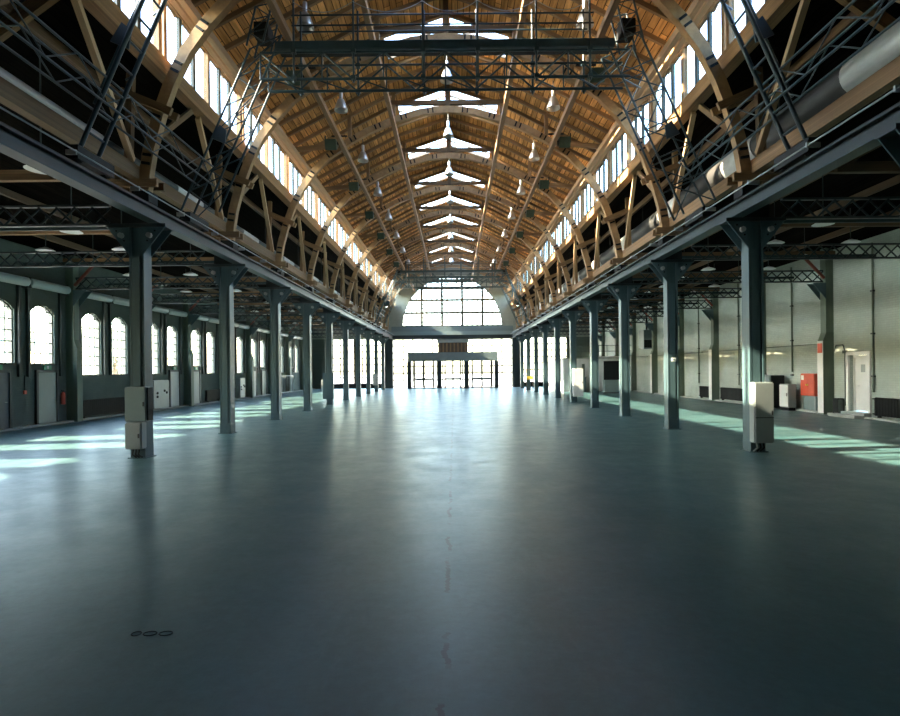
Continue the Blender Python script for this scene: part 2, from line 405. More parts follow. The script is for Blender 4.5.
# clerestory windows, one glazed band per bay and side
for s in (-1, 1):
    tag(box('wall_blackout_' + SIDE[s], (s * XG - .08, Y0, ZS), (s * XG + .08, FY(-1), ZT), 'dwood'), kind='structure')  # unseen boarding added in place of glass to darken the near floor
for k in range(-1, 10):
    for s in (-1, 1):
        y0, y1 = FY(k) + .12, FY(k + 1) - .12
        ym = (y0 + y1) / 2
        win = window((s * XG, ym, ZS), '%s clerestory band of upright panes, %s side' % ('hidden' if k < -1 else ORD[k + 1], SIDE[s]))
        box('head', (s * XG - .06, y0, ZT - .1), (s * XG + .06, y1, ZT), 'wood', win)
        box('sill', (s * XG - .06, y0, ZS), (s * XG + .06, y1, ZS + .06), 'framew', win)
        for e in (y0, ym, y1):
            box('jamb', (s * XG - .07, e - .07, ZS), (s * XG + .07, e + .07, ZT), 'wood', win)
        n = 3
        for h0, h1 in ((y0 + .07, ym - .07), (ym + .07, y1 - .07)):
            wd = (h1 - h0) / n
            for i in range(n):
                box('pane', (s * XG - .004, h0 + i * wd + (.07 if i else 0), ZS + .06), (s * XG + .004, h0 + (i + 1) * wd - (.07 if i < n - 1 else 0), ZT - .1), 'glassc', win)
                if i: box('mullion', (s * XG - .035, h0 + i * wd - .07, ZS + .06), (s * XG + .035, h0 + i * wd + .07, ZT - .1), 'frame', win)
        # gable strip over the head up to the roof boards
for s in (-1, 1):
    st = box('trim_%d' % (1 if s < 0 else 2), (s * XG - .05, Y0, ZT), (s * XG + .05, Y1, ZT + .14), 'dwood'); tag(st, kind='structure')

# ---- left wall with arched windows, two to a bay
SHORT = {1: (1, 1), 2: (0, 0), 3: (0, 1), 4: (1, 0), 5: (0, 0), 6: (1, 1), 7: (0, 0), 8: (1, 0), 9: (0, 0), 0: (0, 0)}
wins = []
for k in range(-1, 10):
    for i, dy in enumerate((-1.02, 1.02)):
        if k == 9 and i == 1: continue
        zs = 2.39 if SHORT.get(k, (0, 0))[i] else 1.93
        wins.append((FY(k) + 2.5 + dy, zs, k, i))
HW, ZSP, ZTP = .64, 4.36, 4.68
def lhole(u, v): return any(abs(u - yc) < HW and zs < v < ZTP for yc, zs, _, _ in wins)
def arc(t): return ZSP + (ZTP - ZSP) * (1 - t * t)
ext = []
for yc, zs, _, _ in wins:
    N = 10; ev = []; ef = []
    for i in range(N + 1):
        t = -1 + 2 * i / N; y = yc + t * HW
        for x in (WL, WL - .25): ev += [(x, y, arc(t)), (x, y, ZTP)]
    for i in range(N):
        a = i * 4; c = a + 4
        ef += [(a, c, c + 1, a + 1), (a + 2, a + 3, c + 3, c + 2), (a, a + 2, c + 2, c)]
    ext.append((ev, ef))
us = [Y0 - .3, Y1 + .3] + [yc + d for yc, *_ in wins for d in (-HW, HW)]
vz = [0, 1.93, 2.39, ZTP, 7.2]
wl = slab('wall_left', us, vz, lhole, lambda u, v: (WL, u, v), lambda u, v: (WL - .25, u, v), 'wallL', None, ext)
tag(wl, kind='structure')
for n, (yc, zs, k, i) in enumerate(wins):
    win = window((WL, yc, zs), '%s arched multi-pane window along the left aisle wall' % (ORD[n - 4] if n >= 4 else 'unseen'))
    xg = WL - .1
    N = 10
    top = [(yc + (-1 + 2 * j / N) * HW, arc(-1 + 2 * j / N)) for j in range(N + 1)]
    poly = [(yc - HW, zs)] + [(yc + HW, zs)] + top[::-1]
    prism('pane', poly, 'x', xg - .004, xg + .004, 'glass', win)
    for j in range(N):
        bar('arch_frame', (xg, *top[j]), (xg, *top[j + 1]), .06, .08, 'frame', win)
    for e in (-1, 1): box('jamb', (xg - .03, yc + e * HW - .04, zs), (xg + .03, yc + e * HW + .04, ZSP), 'frame', win)
    box('sill', (WL - .12, yc - HW - .06, zs - .06), (WL + .06, yc + HW + .06, zs + .02), 'frame', win)
    for t in (-.5, 0, .5): box('muntin', (xg - .012, yc + t * HW - .018, zs), (xg + .012, yc + t * HW + .018, arc(t)), 'frame', win)
    nr = 6 if zs < 2.2 else 5
    for j in range(1, nr + 1):
        z = zs + (ZTP - zs) * j / (nr + .6)
        h = HW if z < ZSP else HW * math.sqrt(max(0, 1 - (z - ZSP) / (ZTP - ZSP)))
        box('muntin', (xg - .012, yc - h, z - .018), (xg + .012, yc + h, z + .018), 'frame', win)
# piers along both aisle walls
def pier(s, k, idx):
    xw = WL if s < 0 else WR
    y = FY(k)
    t = struct('trim_%d' % idx, (xw, y, 0)); t['label'] = '%s pier of the %s aisle wall' % (ORD[k - 2] if k >= 2 else 'unseen', SIDE[s])
    box('lower_shaft', (min(xw, xw - s * .45), y - .17, 0), (max(xw, xw - s * .45), y + .17, 3.05), 'gcol', t)
    prism('shoulder', [(xw, 3.05), (xw - s * .45, 3.05), (xw - s * .32, 3.4), (xw, 3.4)], 'y', y - .17, y + .17, 'gcol', t)
    box('upper_shaft', (min(xw, xw - s * .32), y - .17, 3.4), (max(xw, xw - s * .32), y + .17, 6.9), 'gcol', t)
    x0 = xw - s * .32
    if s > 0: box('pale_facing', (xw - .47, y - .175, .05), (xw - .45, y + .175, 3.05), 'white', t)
    if s > 0 and k == 2: box('red_tag', (xw - .485, y - .14, 2.55), (xw - .47, y + .14, 2.95), 'red', t)
    for f in (-.2, .18): prism('gusset_plate', [(x0, 4.78), (x0, 5.45), (x0 - s * .55, 5.45)], 'y', y + f, y + f + .02, 'steel', t)
idx = 3
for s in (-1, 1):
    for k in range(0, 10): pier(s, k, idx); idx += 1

# ---- right wall
DRY = 21.65                                     # the doorway
def rhole(u, v): return abs(u - DRY) < .5 and .2 < v < 2.42
wr = slab('wall_right', [Y0 - .3, Y1 + .3, DRY - .5, DRY + .5], [0, .2, 2.42, 7.2], rhole, lambda u, v: (WR, u, v), lambda u, v: (WR + .35, u, v), 'wallR')
tag(wr, kind='structure')
for s, x in ((-1, WL), (1, WR)):
    k_ = box('baseboard_' + SIDE[s], (min(x, x - s * .3), Y0, 0), (max(x, x - s * .3), Y1, .07), 'kerb'); tag(k_, kind='structure')
bw = box('wall_back', (WL, Y0 - .3, 0), (WR, Y0, 14.6), 'wallE'); tag(bw, kind='structure')  # unseen end wall, set close behind the camera to cut light

# ---- far wall with the half-round window
RL, ZL = 5.68, 6.95
we = struct('wall_far', (0, Y1, 0))
# spandrels around the half circle, up to the roof
N = 32; V = []; F = []
for yy in (Y1, Y1 + .4):
    for i in range(N + 1):
        a = math.pi * i / N; c, sn = math.cos(a), math.sin(a)
        V.append((RL * c, yy, ZL + RL * sn))
        # project outward to the outline (|x|<=6.9, under the roof)
        t = RL
        while abs(t * c) < 6.9 and ZL + t * sn < roofz(t * c) + .05 and t < 12: t += .02
        V.append((t * c, yy, ZL + t * sn))
n2 = 2 * (N + 1)
for i in range(N):
    a, b_ = 2 * i, 2 * i + 2
    F += [(a, a + 1, b_ + 1, b_), (n2 + a, n2 + b_, n2 + b_ + 1, n2 + a + 1), (a, b_, n2 + b_, n2 + a)]
mesh('lunette_surround', V, F, 'wallE', we)
for s in (-1, 1): box('upper_wall', (min(s * 6.9, s * 16.2), Y1, 5.6), (max(s * 6.9, s * 16.2), Y1 + .4, 9.2), 'wallE', we)
box('sill_band', (-6.9, Y1 - .05, 6.35), (6.9, Y1 + .4, ZL), 'bluegrey', we)
box('light_band', (-7.3, Y1 - .35, 5.95), (7.3, Y1 + .4, 6.35), 'grey', we)
box('lintel_beam', (-7.3, Y1 - .25, 5.55), (7.3, Y1 + .4, 5.95), 'steel2', we)
for s in (-1, 1):
    box('end_pier', (min(s * 6.75, s * 7.75), Y1 - .5, 0), (max(s * 6.75, s * 7.75), Y1 + .4, 5.95), 'steel2', we)
box('side_wall', (WL - .3, Y1, 0), (-14.45, Y1 + .4, 5.6), 'wallL', we)
box('side_wall', (13.0, Y1, 0), (WR + .3, Y1 + .4, 5.6), 'wallL', we)
box('plinth', (-14.45, Y1 - .1, 0), (-7.75, Y1 + .4, .5), 'black', we)
box('plinth', (7.75, Y1 - .1, 0), (13.0, Y1 + .4, .5), 'black', we)
# lunette glazing
win = window((0, Y1, ZL), 'large half-round window high in the far end wall')
V = [(RL * math.cos(math.pi * i / 32), ZL + RL * math.sin(math.pi * i / 32)) for i in range(33)]
yg = Y1 + .2
def chord(z): return math.sqrt(max(0, RL * RL - (z - ZL) ** 2))
zr = [ZL, 8.5, 9.95, 11.3, 12.15, ZL + RL]; xc = [-RL, -3.45, -1.15, 1.15, 3.45, RL]
for i in range(5):
    for j in range(5):
        # each pane clipped to the circle
        pts = []
        for t in range(9):
            x = xc[i] + (xc[i + 1] - xc[i]) * t / 8
            zt = min(zr[j + 1], ZL + chord_x if (chord_x := math.sqrt(max(0, RL * RL - x * x))) is not None else 0)
            if zt > zr[j]: pts.append((x, zt))
        if len(pts) >= 2:
            prism('pane', [(pts[0][0], zr[j])] + [(pts[-1][0], zr[j])] + pts[::-1], 'y', yg - .005, yg + .005, 'glass', win)
for x in xc[1:-1]: box('mullion', (x - .14, yg - .08, ZL), (x + .14, yg + .08, ZL + chord(0 + ZL - ZL + ZL) * 0 + math.sqrt(RL * RL - x * x)), 'framew', win)
for z in zr[1:-1]:
    th = .16 if z > 11 else .13
    box('transom', (-chord(z), yg - .08, z - th), (chord(z), yg + .08, z + th), 'framew', win)
box('transom', (-RL, yg - .1, ZL), (RL, yg + .1, ZL + .14), 'framew', win)
for i in range(24):
    a, c = math.pi * i / 24, math.pi * (i + 1) / 24
    bar('arch_frame', (RL * math.cos(a), yg, ZL + RL * math.sin(a)), (RL * math.cos(c), yg, ZL + RL * math.sin(c)), .12, .12, 'frame', win)
for i in range(-9, 10):
    x = i * 2.3 / 4 + 0.0
    if abs(abs(x) - 1.15) < .1 or abs(abs(x) - 3.45) < .1: continue
    box('muntin', (x - .045, yg - .02, ZL), (x + .045, yg + .02, ZL + math.sqrt(RL * RL - x * x)), 'framew', win)
for z in (7.45, 8.0, 9.0, 9.5, 10.4, 10.85, 11.7):
    box('muntin', (-chord(z), yg - .02, z - .04), (chord(z), yg + .02, z + .04), 'framew', win)
# ground level glazing
def glazed(x0, x1, z0, z1, cols, rows, label, thick=(), m='framew'):
    win = window(((x0 + x1) / 2, Y1, z0), label)
    for i in range(cols):
        for j in range(rows):
            a = x0 + (x1 - x0) * i / cols; c = x0 + (x1 - x0) * (i + 1) / cols
            d = z0 + (z1 - z0) * j / rows; e = z0 + (z1 - z0) * (j + 1) / rows
            box('pane', (a + .02, yg - .005, d + .02), (c - .02, yg + .005, e - .02), 'glass', win)
    for i in range(cols + 1):
        x = x0 + (x1 - x0) * i / cols; t = .16 if i in thick else .065
        box('mullion', (x - t, yg - .05, z0), (x + t, yg + .05, z1), m, win)
    for j in range(rows + 1):
        z = z0 + (z1 - z0) * j / rows
        box('transom', (x0, yg - .05, z - .06), (x1, yg + .05, z + .06), m, win)
    return win
gw = glazed(-6.75, 6.75, .12, 5.5, 12, 7, 'wide multi-pane glass wall behind the entrance porch')
box('vent_panel', (-1.65, yg - .12, 4.0), (1.75, yg - .03, 5.1), 'dwood', gw)
for i in range(8): box('vent_slat', (-1.55 + i * .42, yg - .18, 4.05), (-1.4 + i * .42, yg - .12, 5.05), 'yellow' if 0 else 'wood', gw)
box('vent_rail', (-1.75, yg - .16, 5.1), (1.85, yg - .03, 5.5), 'kerb', gw)
glazed(-14.45, -7.75, .5, 5.6, 8, 7, 'multi-pane glass wall at the end of the left aisle', (4,))
glazed(7.75, 13.0, .5, 5.6, 6, 7, 'multi-pane glass wall at the end of the right aisle', (3,))

# entrance porch
YP = 60.3
t = thing('entrance_porch', (0, YP, 0), 'grey flat-roofed glass entrance porch at the far end', 'porch')
bevbox('fascia', (-4.85, YP, 2.95), (4.9, YP + .25, 3.9), 'bluegrey', t)
box('roof_panel', (-4.85, YP + .25, 3.75), (4.9, Y1, 3.88), 'bluegrey', t)
for x in (-4.75, -1.45, 1.5, 4.8):
    box('post', (x - .18, YP + .02, 0), (x + .18, YP + .3, 2.95), 'steel2', t)
for x in (-4.75, 4.8):
    box('side_pane', (x - .01, YP + .3, .1), (x + .01, Y1 - .3, 2.95), 'glass', t)
    box('rear_post', (x - .08, Y1 - .4, 0), (x + .08, Y1 - .25, 3.75), 'steel2', t)
for x0, x1 in ((-4.57, -1.63), (-1.27, 1.32), (1.68, 4.62)):
    box('threshold', (x0, YP + .05, 0), (x1, YP + .25, .12), 'steel2', t)
    xm = (x0 + x1) / 2
    for a, c in ((x0, x0 + .45), (x0 + .45, xm), (xm, x1 - .45), (x1 - .45, x1)):
        d = box('door_leaf' if c - a > .5 else 'side_light', (a + .04, YP + .13, .14), (c - .04, YP + .15, 2.9), 'glass', t)
        for e in (a + .03, c - .03): box('stile', (e - .05, YP + .1, .12), (e + .05, YP + .18, 2.95), 'framew', d)
    box('push_bar', (x0 + .4, YP + .04, 1.0), (x1 - .4, YP + .1, 1.13), 'frame', t)
for s in (-1, 1):
    tag(rod('tie_rod', (s * 6.55, Y1 - .5, 5.4), (s * 4.8, YP + .2, 3.5), .07, 'frame', t))

# ------------------------------------------------------------------ steel columns
def column(s, k):
    y = FY(k); x = s * CX
    lab = ('steel column at the right edge, only its top bracket in view' if k < 0
           else '%s teal steel column from the camera in the %s row' % (ORD[k] if k < 9 else 'farthest', SIDE[s]))
    t = thing('steel_column', (x, y, 0), lab, 'column', SIDE[s] + ' row of columns')
    box('web', (x - .13, y - .12, .0), (x + .13, y + .12, 5.5), 'steel', t)
    for f in (-1, 1):
        box('flange', (x + f * .15 - .022, y - .17, 0), (x + f * .15 + .022, y + .17, 5.5), 'steel', t)
    for f in (-1, 1):
        box('cover_plate', (x - .12, y + f * .155 - .012, 0), (x + .07, y + f * .155 + .012, 4.75), 'steel', t)
    for f in (-1, 1):
        box('foot_plate', (x - .172, y + f * .17 - .012, 0), (x + .172, y + f * .17 + .012, .32), 'steel', t)
    box('base_plate', (x - .22, y - .22, 0), (x + .22, y + .22, .02), 'steel', t)
    for d in (-1, 1):
        for f in (-1, 1):
            g = prism('gusset_plate', [(x + d * .17, 4.78), (x + d * .17, 5.42), (x + d * .68, 5.42)], 'y', y + f * .17 - .012, y + f * .17 + .012, 'steel', t)
            if f < 0:
                for hx, hz in ((.27, 5.1), (.45, 5.33)):
                    rod('bolt', (x + d * hx, y - .20, hz), (x + d * hx, y - .18, hz), .045, 'black', g)
        rod('bracket_light', (x + d * .33, y - .26, 5.22), (x + d * .33, y - .18, 5.22), .13, 'alu', t)
    box('head_plate', (x - .7, y - .2, 5.42), (x + .7, y + .2, 5.5), 'steel2', t)
    box('cap_block', (x - .3, y - .22, 5.5), (x + .3, y + .22, 6.02), 'black', t)
for k in range(0, 10):
    for s in (-1, 1): column(s, k)
column(1, -1)

# ------------------------------------------------------------------ crane girders on the column brackets
for s in (-1, 1):
    x = s * 6.82
    t = thing('crane_girder', (x, (Y0 + Y1) / 2, 5.5), 'long grey steel crane girder above the %s columns' % SIDE[s], 'girder', 'crane girders')
    box('bottom_flange', (x - .14, Y0, 5.5), (x + .14, Y1 - .5, 5.53), 'rail', t)  # lit lower edge put into the colour; web and top darker for shade
    box('girder_web', (x - .02, Y0, 5.53), (x + .02, Y1 - .5, 5.80), 'steel2', t)
    box('top_flange', (x - .12, Y0, 5.80), (x + .12, Y1 - .5, 5.83), 'steel2', t)
    box('crane_rail', (x - .035, Y0, 5.83), (x + .035, Y1 - .5, 5.90), 'steel2', t)
    xb = x - s * .27
    t2 = thing('conductor_pipe', (xb, (Y0 + Y1) / 2, 5.95), 'thin clipped conductor pipe running along the %s crane girder' % SIDE[s], 'pipe', 'conductor pipes')
    rod('pipe', (xb, Y0, 5.97), (xb, Y1 - .5, 5.97), .03, 'cable', t2)
    for j in range(26):
        y = 6 + j * 2.0
        box('clip', (xb - .03, y - .02, 5.93), (xb + s * .22, y + .02, 6.02), 'alu', t2)

# ------------------------------------------------------------------ timber frames
def arch_normals():
    out = []
    for i, (x, z) in enumerate(ARCH):
        a = ARCH[max(0, i - 1)]; c = ARCH[min(len(ARCH) - 1, i + 1)]
        if i == len(ARCH) - 1: tx, tz = -1.0, 0.0
        else: tx, tz = c[0] - a[0], c[1] - a[1]
        L = math.hypot(tx, tz); out.append((tz / L, -tx / L))
    return out
ARN = arch_normals()
def rib(s):
    V = []; F = []; H = .13; T = .10
    for (x, z), (nx, nz) in zip(ARCH, ARN):
        for u, v in ((-H, -T), (H, -T), (H, T), (-H, T)):
            V.append((s * (x + nx * u), v, z + nz * u))
    n = len(ARCH)
    for i in range(n - 1):
        for j in range(4): F.append((i * 4 + j, i * 4 + (j + 1) % 4, (i + 1) * 4 + (j + 1) % 4, (i + 1) * 4 + j))
    F += [(0, 1, 2, 3), (n * 4 - 4, n * 4 - 1, n * 4 - 2, n * 4 - 3)]
    return V, F
RIB = {s: rib(s) for s in (-1, 1)}
# arc length positions for the iron straps
def along(dist):
    acc = 0
    for (a, c) in zip(range(len(ARCH) - 1), range(1, len(ARCH))):
        L = math.dist(ARCH[a], ARCH[c])
        if acc + L >= dist:
            f = (dist - acc) / L
            p = [ARCH[a][i] + (ARCH[c][i] - ARCH[a][i]) * f for i in (0, 1)]
            d = [(ARCH[c][i] - ARCH[a][i]) / L for i in (0, 1)]
            return p, d
        acc += L
    return None
def frame(k):
    y = FY(k)
    t = thing('timber_arch', (0, y, 6.0), '%s laminated timber roof arch from the camera' % (ORD[k] if k < 9 else 'farthest'), 'roof arch', 'roof arches')
    for s in (-1, 1):
        r = mesh('arch_rib', *RIB[s], 'arch', t, (0, y, 0), key=('rib', s))
        if k < 8:
            d = .8
            while d < 10.6:
                q = along(d)
                for e in (-.1, .1):
                    (px, pz), (dx, dz) = q
                    px += dx * e; pz += dz * e
                    nx, nz = dz, -dx
                    bar('iron_strap', (s * (px - nx * .10), y - .11, pz - nz * .10), (s * (px + nx * .10), y - .11, pz + nz * .10), .05, .06, 'black', r)
                d += 1.15
        # radial clamps that tie the arch to the post behind it
        for f in (-.2, .2):
            bar('clamp', (s * 6.42, y + f * .8, 8.12), (s * 7.6, y + f * .8, 8.62), .08, .18, 'wood', t)
            bar('clamp', (s * 6.76, y + f * .8, 6.46), (s * 7.95, y + f * .8, 6.46), .09, .18, 'wood', t)
        bar('post', (s * 7.56, y, 6.1), (s * 7.45, y, 9.1), .15, .15, 'wood', t)
        box('arch_shoe', (min(s * 6.95, s * 7.35), y - .2, 6.02), (max(s * 6.95, s * 7.35), y + .2, 6.27), 'black', t)
        bar('eave_strut', (s * 4.2, y - .32, 11.3), (s * 6.55, y - .32, 11.1), .12, .18, 'pale' if 0 else 'wood', t)
        bar('hanger_post', (s * 2.25, y, 12.5), (s * 2.25, y, roofz(2.25) - .1), .14, .14, 'wood', t)
        bar('hanger_post', (s * 4.1, y, 11.7), (s * 4.1, y, roofz(4.1) - .1), .14, .14, 'wood', t)
    bar('collar_beam', (-2.45, y, 13.14), (2.45, y, 13.14), .16, .17, 'dwood', t)
    bar('king_post', (0, y, 12.95), (0, y, 14.1), .17, .17, 'dwood', t)
for k in range(0, 10): frame(k)

# long timbers
def beam(name, x, z, wd, ht, m, label, dz=0):
    b_ = bar(name, (x, Y0, z), (x, Y1 - .03, z), wd, ht, m)
    return tag(b_, label, 'beam', 'long roof timbers')
for s in (-1, 1):
    sd = SIDE[s]
    beam('sill_beam', s * 6.78, 9.29, .3, .4, 'wood', 'heavy timber sill beam under the %s clerestory glass' % sd)
    beam('eave_purlin', s * 6.04, 10.66, .15, .2, 'pale', 'pale inner eave purlin above the %s clerestory glass' % sd)
    beam('eave_purlin', s * 6.34, 10.78, .15, .2, 'pale', 'pale outer eave purlin above the %s clerestory glass' % sd)
    beam('roof_purlin', s * 4.25, 11.1, .16, .2, 'wood', 'lower roof purlin carrying floodlights on the %s slope' % sd)
    beam('roof_purlin', s * 2.25, 12.22, .16, .22, 'wood', 'upper roof purlin beside the ridge glazing, %s slope' % sd)
    beam('chord_beam', s * 7.32, 6.72, .2, .32, 'wood', 'timber bottom chord above the %s crane girder' % sd)
# infill struts between the frames
for k in range(-1, 10):
    for s in (-1, 1):
        ym = FY(k) + 2.5
        t = thing('strut_pair', (s * 7.2, ym, 6.88), '%s pair of slanting struts below the %s clerestory' % (ORD[k + 1], SIDE[s]), 'strut', 'clerestory struts')
        bar('strut', (s * 7.26, FY(k + 1) - .32, 6.94), (s * 6.85, ym - .35, 9.03), .12, .15, 'pale', t)
        bar('strut', (s * 7.12, FY(k) + .22, 7.55), (s * 6.85, ym - .75, 9.03), .10, .13, 'wood', t)
for s in (-1, 1):
    ym = FY(-1) + 2.33
    rb = bar('roof_brace', (s * 7.0, ym, 9.5), (s * 9.7, ym, 7.56), .12, .26, 'wood')
    tag(rb, 'thick raking timber at the top %s corner' % SIDE[s], 'brace', 'corner braces')

# ------------------------------------------------------------------ aisle trusses and tie beams
for k in range(0, 10):
    for s in (-1, 1):
        y = FY(k); xw = (WL if s < 0 else WR)
        xa, xb = s * 7.98, xw - s * .33
        t = thing('lattice_girder', (s * 11.4, y, 5.5), '%s steel lattice girder across the %s aisle' % (ORD[k], SIDE[s]), 'truss', SIDE[s] + ' aisle girders')
        m = 'steel2'
        box('bottom_chord', (min(xa, xb), y - .05, 5.5), (max(xa, xb), y + .05, 5.55), m, t)
        box('top_chord', (min(xa, xb), y - .05, 5.95), (max(xa, xb), y + .05, 6.0), m, t)
        n = 18
        for i in range(n):
            a = xa + (xb - xa) * i / n; c = xa + (xb - xa) * (i + 1) / n
            bar('lacing', (a, y - .03, 5.55), (c, y - .03, 5.95), .02, .045, m, t)
            bar('lacing', (a, y + .03, 5.95), (c, y + .03, 5.55), .02, .045, m, t)
        bar('knee_brace', (xb, y - .1, 5.65), (xb - s * .8, y - .1, 6.5), .08, .1, 'rust', t)
        tb = bar('tie_beam', (s * 7.55, y - .25, 6.62), (xw, y - .25, 6.62), .14, .24, 'dwood' if s > 0 else 'wood')
        tag(tb, '%s timber tie beam across the %s aisle' % (ORD[k], SIDE[s]), 'beam', SIDE[s] + ' aisle tie beams')
        bs = bar('aisle_brace', (s * 9.0, y - .38, 6.55), (s * 11.5, y - .38, aislez(11.5) - .1), .1, .14, 'dwood')
        tag(bs, '%s raking timber brace under the %s aisle roof' % (ORD[k], SIDE[s]), 'brace', SIDE[s] + ' aisle braces')
        ym = y + 2.5
        mb = bar('pipe_rail', (s * 7.6, ym, 6.1), (xw, ym, 6.1), .06, .1, 'rail')
        tag(mb, '%s thin steel cross rail between %s aisle girders' % (ORD[k], SIDE[s]), 'rail', SIDE[s] + ' aisle cross rails')

# ------------------------------------------------------------------ lamps
def pendant(x, y, zb, ztop, label, group):
    t = thing('pendant_lamp', (x, y, zb), label, 'lamp', group)
    rod('stem', (x, y, zb + .72), (x, y, ztop), .03, 'frame', t)
    rod('ballast_housing', (x, y, zb + .42), (x, y, zb + .74), .13, 'alu', t, 12)
    lathe('reflector', [(.07, .44), (.11, .42), (.15, .34), (.20, .2), (.245, .06), (.25, 0), (.235, 0.005), (.19, .19), (.14, .33), (.06, .41)], 'alu', (x, y, zb), t, key='reflector')
    lathe('bulb', [(0, .12), (.05, .14), (.07, .22), (.04, .33), (.03, .4)], 'lamp', (x, y, zb), t, 10, key='bulb')
for k in range(0, 9):
    y = FY(k) + 2.5
    if k >= 1: pendant(0.0, y, 12.75, 14.1, '%s bell-shaped pendant lamp under the roof ridge' % ORD[k - 1], 'ridge lamps')
    for s in (-1, 1):
        pendant(s * 3.95, y, 11.68, roofz(3.95) - .05, '%s bell-shaped pendant lamp on the %s roof slope' % (ORD[k], SIDE[s]), SIDE[s] + ' slope lamps')
def flood(s, k):
    y = FY(k) - 1.1; x = s * 4.62; z = 11.05
    t = thing('floodlight', (x, y, z), '%s dark green floodlight fixed to the %s roof purlin' % (ORD[k - 1], SIDE[s]), 'floodlight', SIDE[s] + ' floodlights')
    prism('housing', [(y - .3, z + .05), (y + .28, z + .22), (y + .3, z - .02), (y - .12, z - .32)], 'x', x - .22, x + .22, 'green', t)
    box('bracket', (x - .27, y - .03, z - .05), (x - .23, y + .03, z + .3), 'black', t)
    box('bracket', (x + .23, y - .03, z - .05), (x + .27, y + .03, z + .3), 'black', t)
    box('bracket', (min(s * 4.0, x), y - .03, z + .26), (max(s * 4.0, x), y + .03, z + .3), 'black', t)
    mesh('front_glass', [(x - .2, y - .29, z + .03), (x + .2, y - .29, z + .03), (x + .2, y - .125, z - .3), (x - .2, y - .125, z - .3)], [(0, 1, 2, 3)], 'bluegrey', t)
for k in range(1, 8):
    for s in (-1, 1): flood(s, k)
def disc(x, y, z, label, group):
    t = thing('aisle_lamp', (x, y, z), label, 'lamp', group)
    lathe('shade', [(.05, .12), (.09, .1), (.2, .06), (.30, 0), (.28, 0), (.18, .03), (.02, .06)], 'lamp', (x, y, z), t, key='shade')
    lathe('diffuser', [(0, .015), (.15, .015), (.26, .01)], 'lamp', (x, y, z), t, key='diff')
    rod('stem', (x, y, z + .18), (x, y, min(aislez(x) - .02, z + 3)), .03, 'frame', t)
for s in (-1, 1):
    for r, x in enumerate((11.2, 13.8)):
        for j in range(14):
            y = 16.6 + 2.5 * (j + r)
            disc(s * x, y, 6.22, '%s round lamp in the %s lamp row, %s aisle' % (ORD[j], ('inner', 'outer')[r], SIDE[s]), SIDE[s] + ' aisle lamps')
disc(-8.4, 11.6, 6.25, 'round lamp hanging alone beside the left crane girder', 'left aisle lamps')

# ------------------------------------------------------------------ ducts under the clerestory
def duct(s, x, z, d, y0, y1, label, wrap):
    t = thing('air_duct', (x, (y0 + y1) / 2, z - d / 2), label, 'duct')
    y = y0; i = 0
    while y < y1:
        L = 3.4 if i % 2 else (1.6 if i else 4.4)
        e = min(y + L, y1)
        rod('duct_section', (x, y, z), (x, e, z), d * (1.0 if i % 2 else 1.05), (wrap if i % 2 else 'duct'), t, 20)
        y = e; i += 1
    for k in range(-1, 10):
        if y0 < FY(k) + .6 < y1: rod('hanger', (x, FY(k) + .6, z + d / 2), (x, FY(k) + .6, aislez(x)), .04, 'black', t)
duct(1, 8.3, 7.78, .74, FY(-1) - 1.5, FY(9), 'fat round air duct wrapped in black behind the right roof arches', 'ductb')
duct(-1, -7.85, 7.3, .26, FY(-1), FY(9), 'slim grey pipe behind the left roof arches', 'rail')

# ------------------------------------------------------------------ travelling lattice gantries on the crane girders
def lattice(name, A, Bp, wu, wv, n, m, parent, d=.06, diag=(1, 1, 1, 1), rung=(1, 1, 1, 1)):
    """a square lattice mast between A and Bp; wu, wv are the two half-width vectors; returns the part"""
    A = Vector(A); Bp = Vector(Bp); wu = Vector(wu); wv = Vector(wv)
    cs = [wu + wv, wu - wv, -wu - wv, -wu + wv]
    root = rod(name, A + cs[0], Bp + cs[0], d, m, parent, 6)
    for c in cs[1:]: rod('chord', A + c, Bp + c, d, m, root, 6)
    for f in range(4):
        c0, c1 = cs[f], cs[(f + 1) % 4]
        for i in range(n):
            p = A + (Bp - A) * (i / n); q = A + (Bp - A) * ((i + 1) / n)
            a, b_ = (c0, c1) if (i + f) % 2 else (c1, c0)
            if diag[f]: rod('diagonal', p + a, q + b_, d * .55, m, root, 6)
            if rung[f]: rod('rung', q + c0, q + c1, d * .6, m, root, 6)
    return root
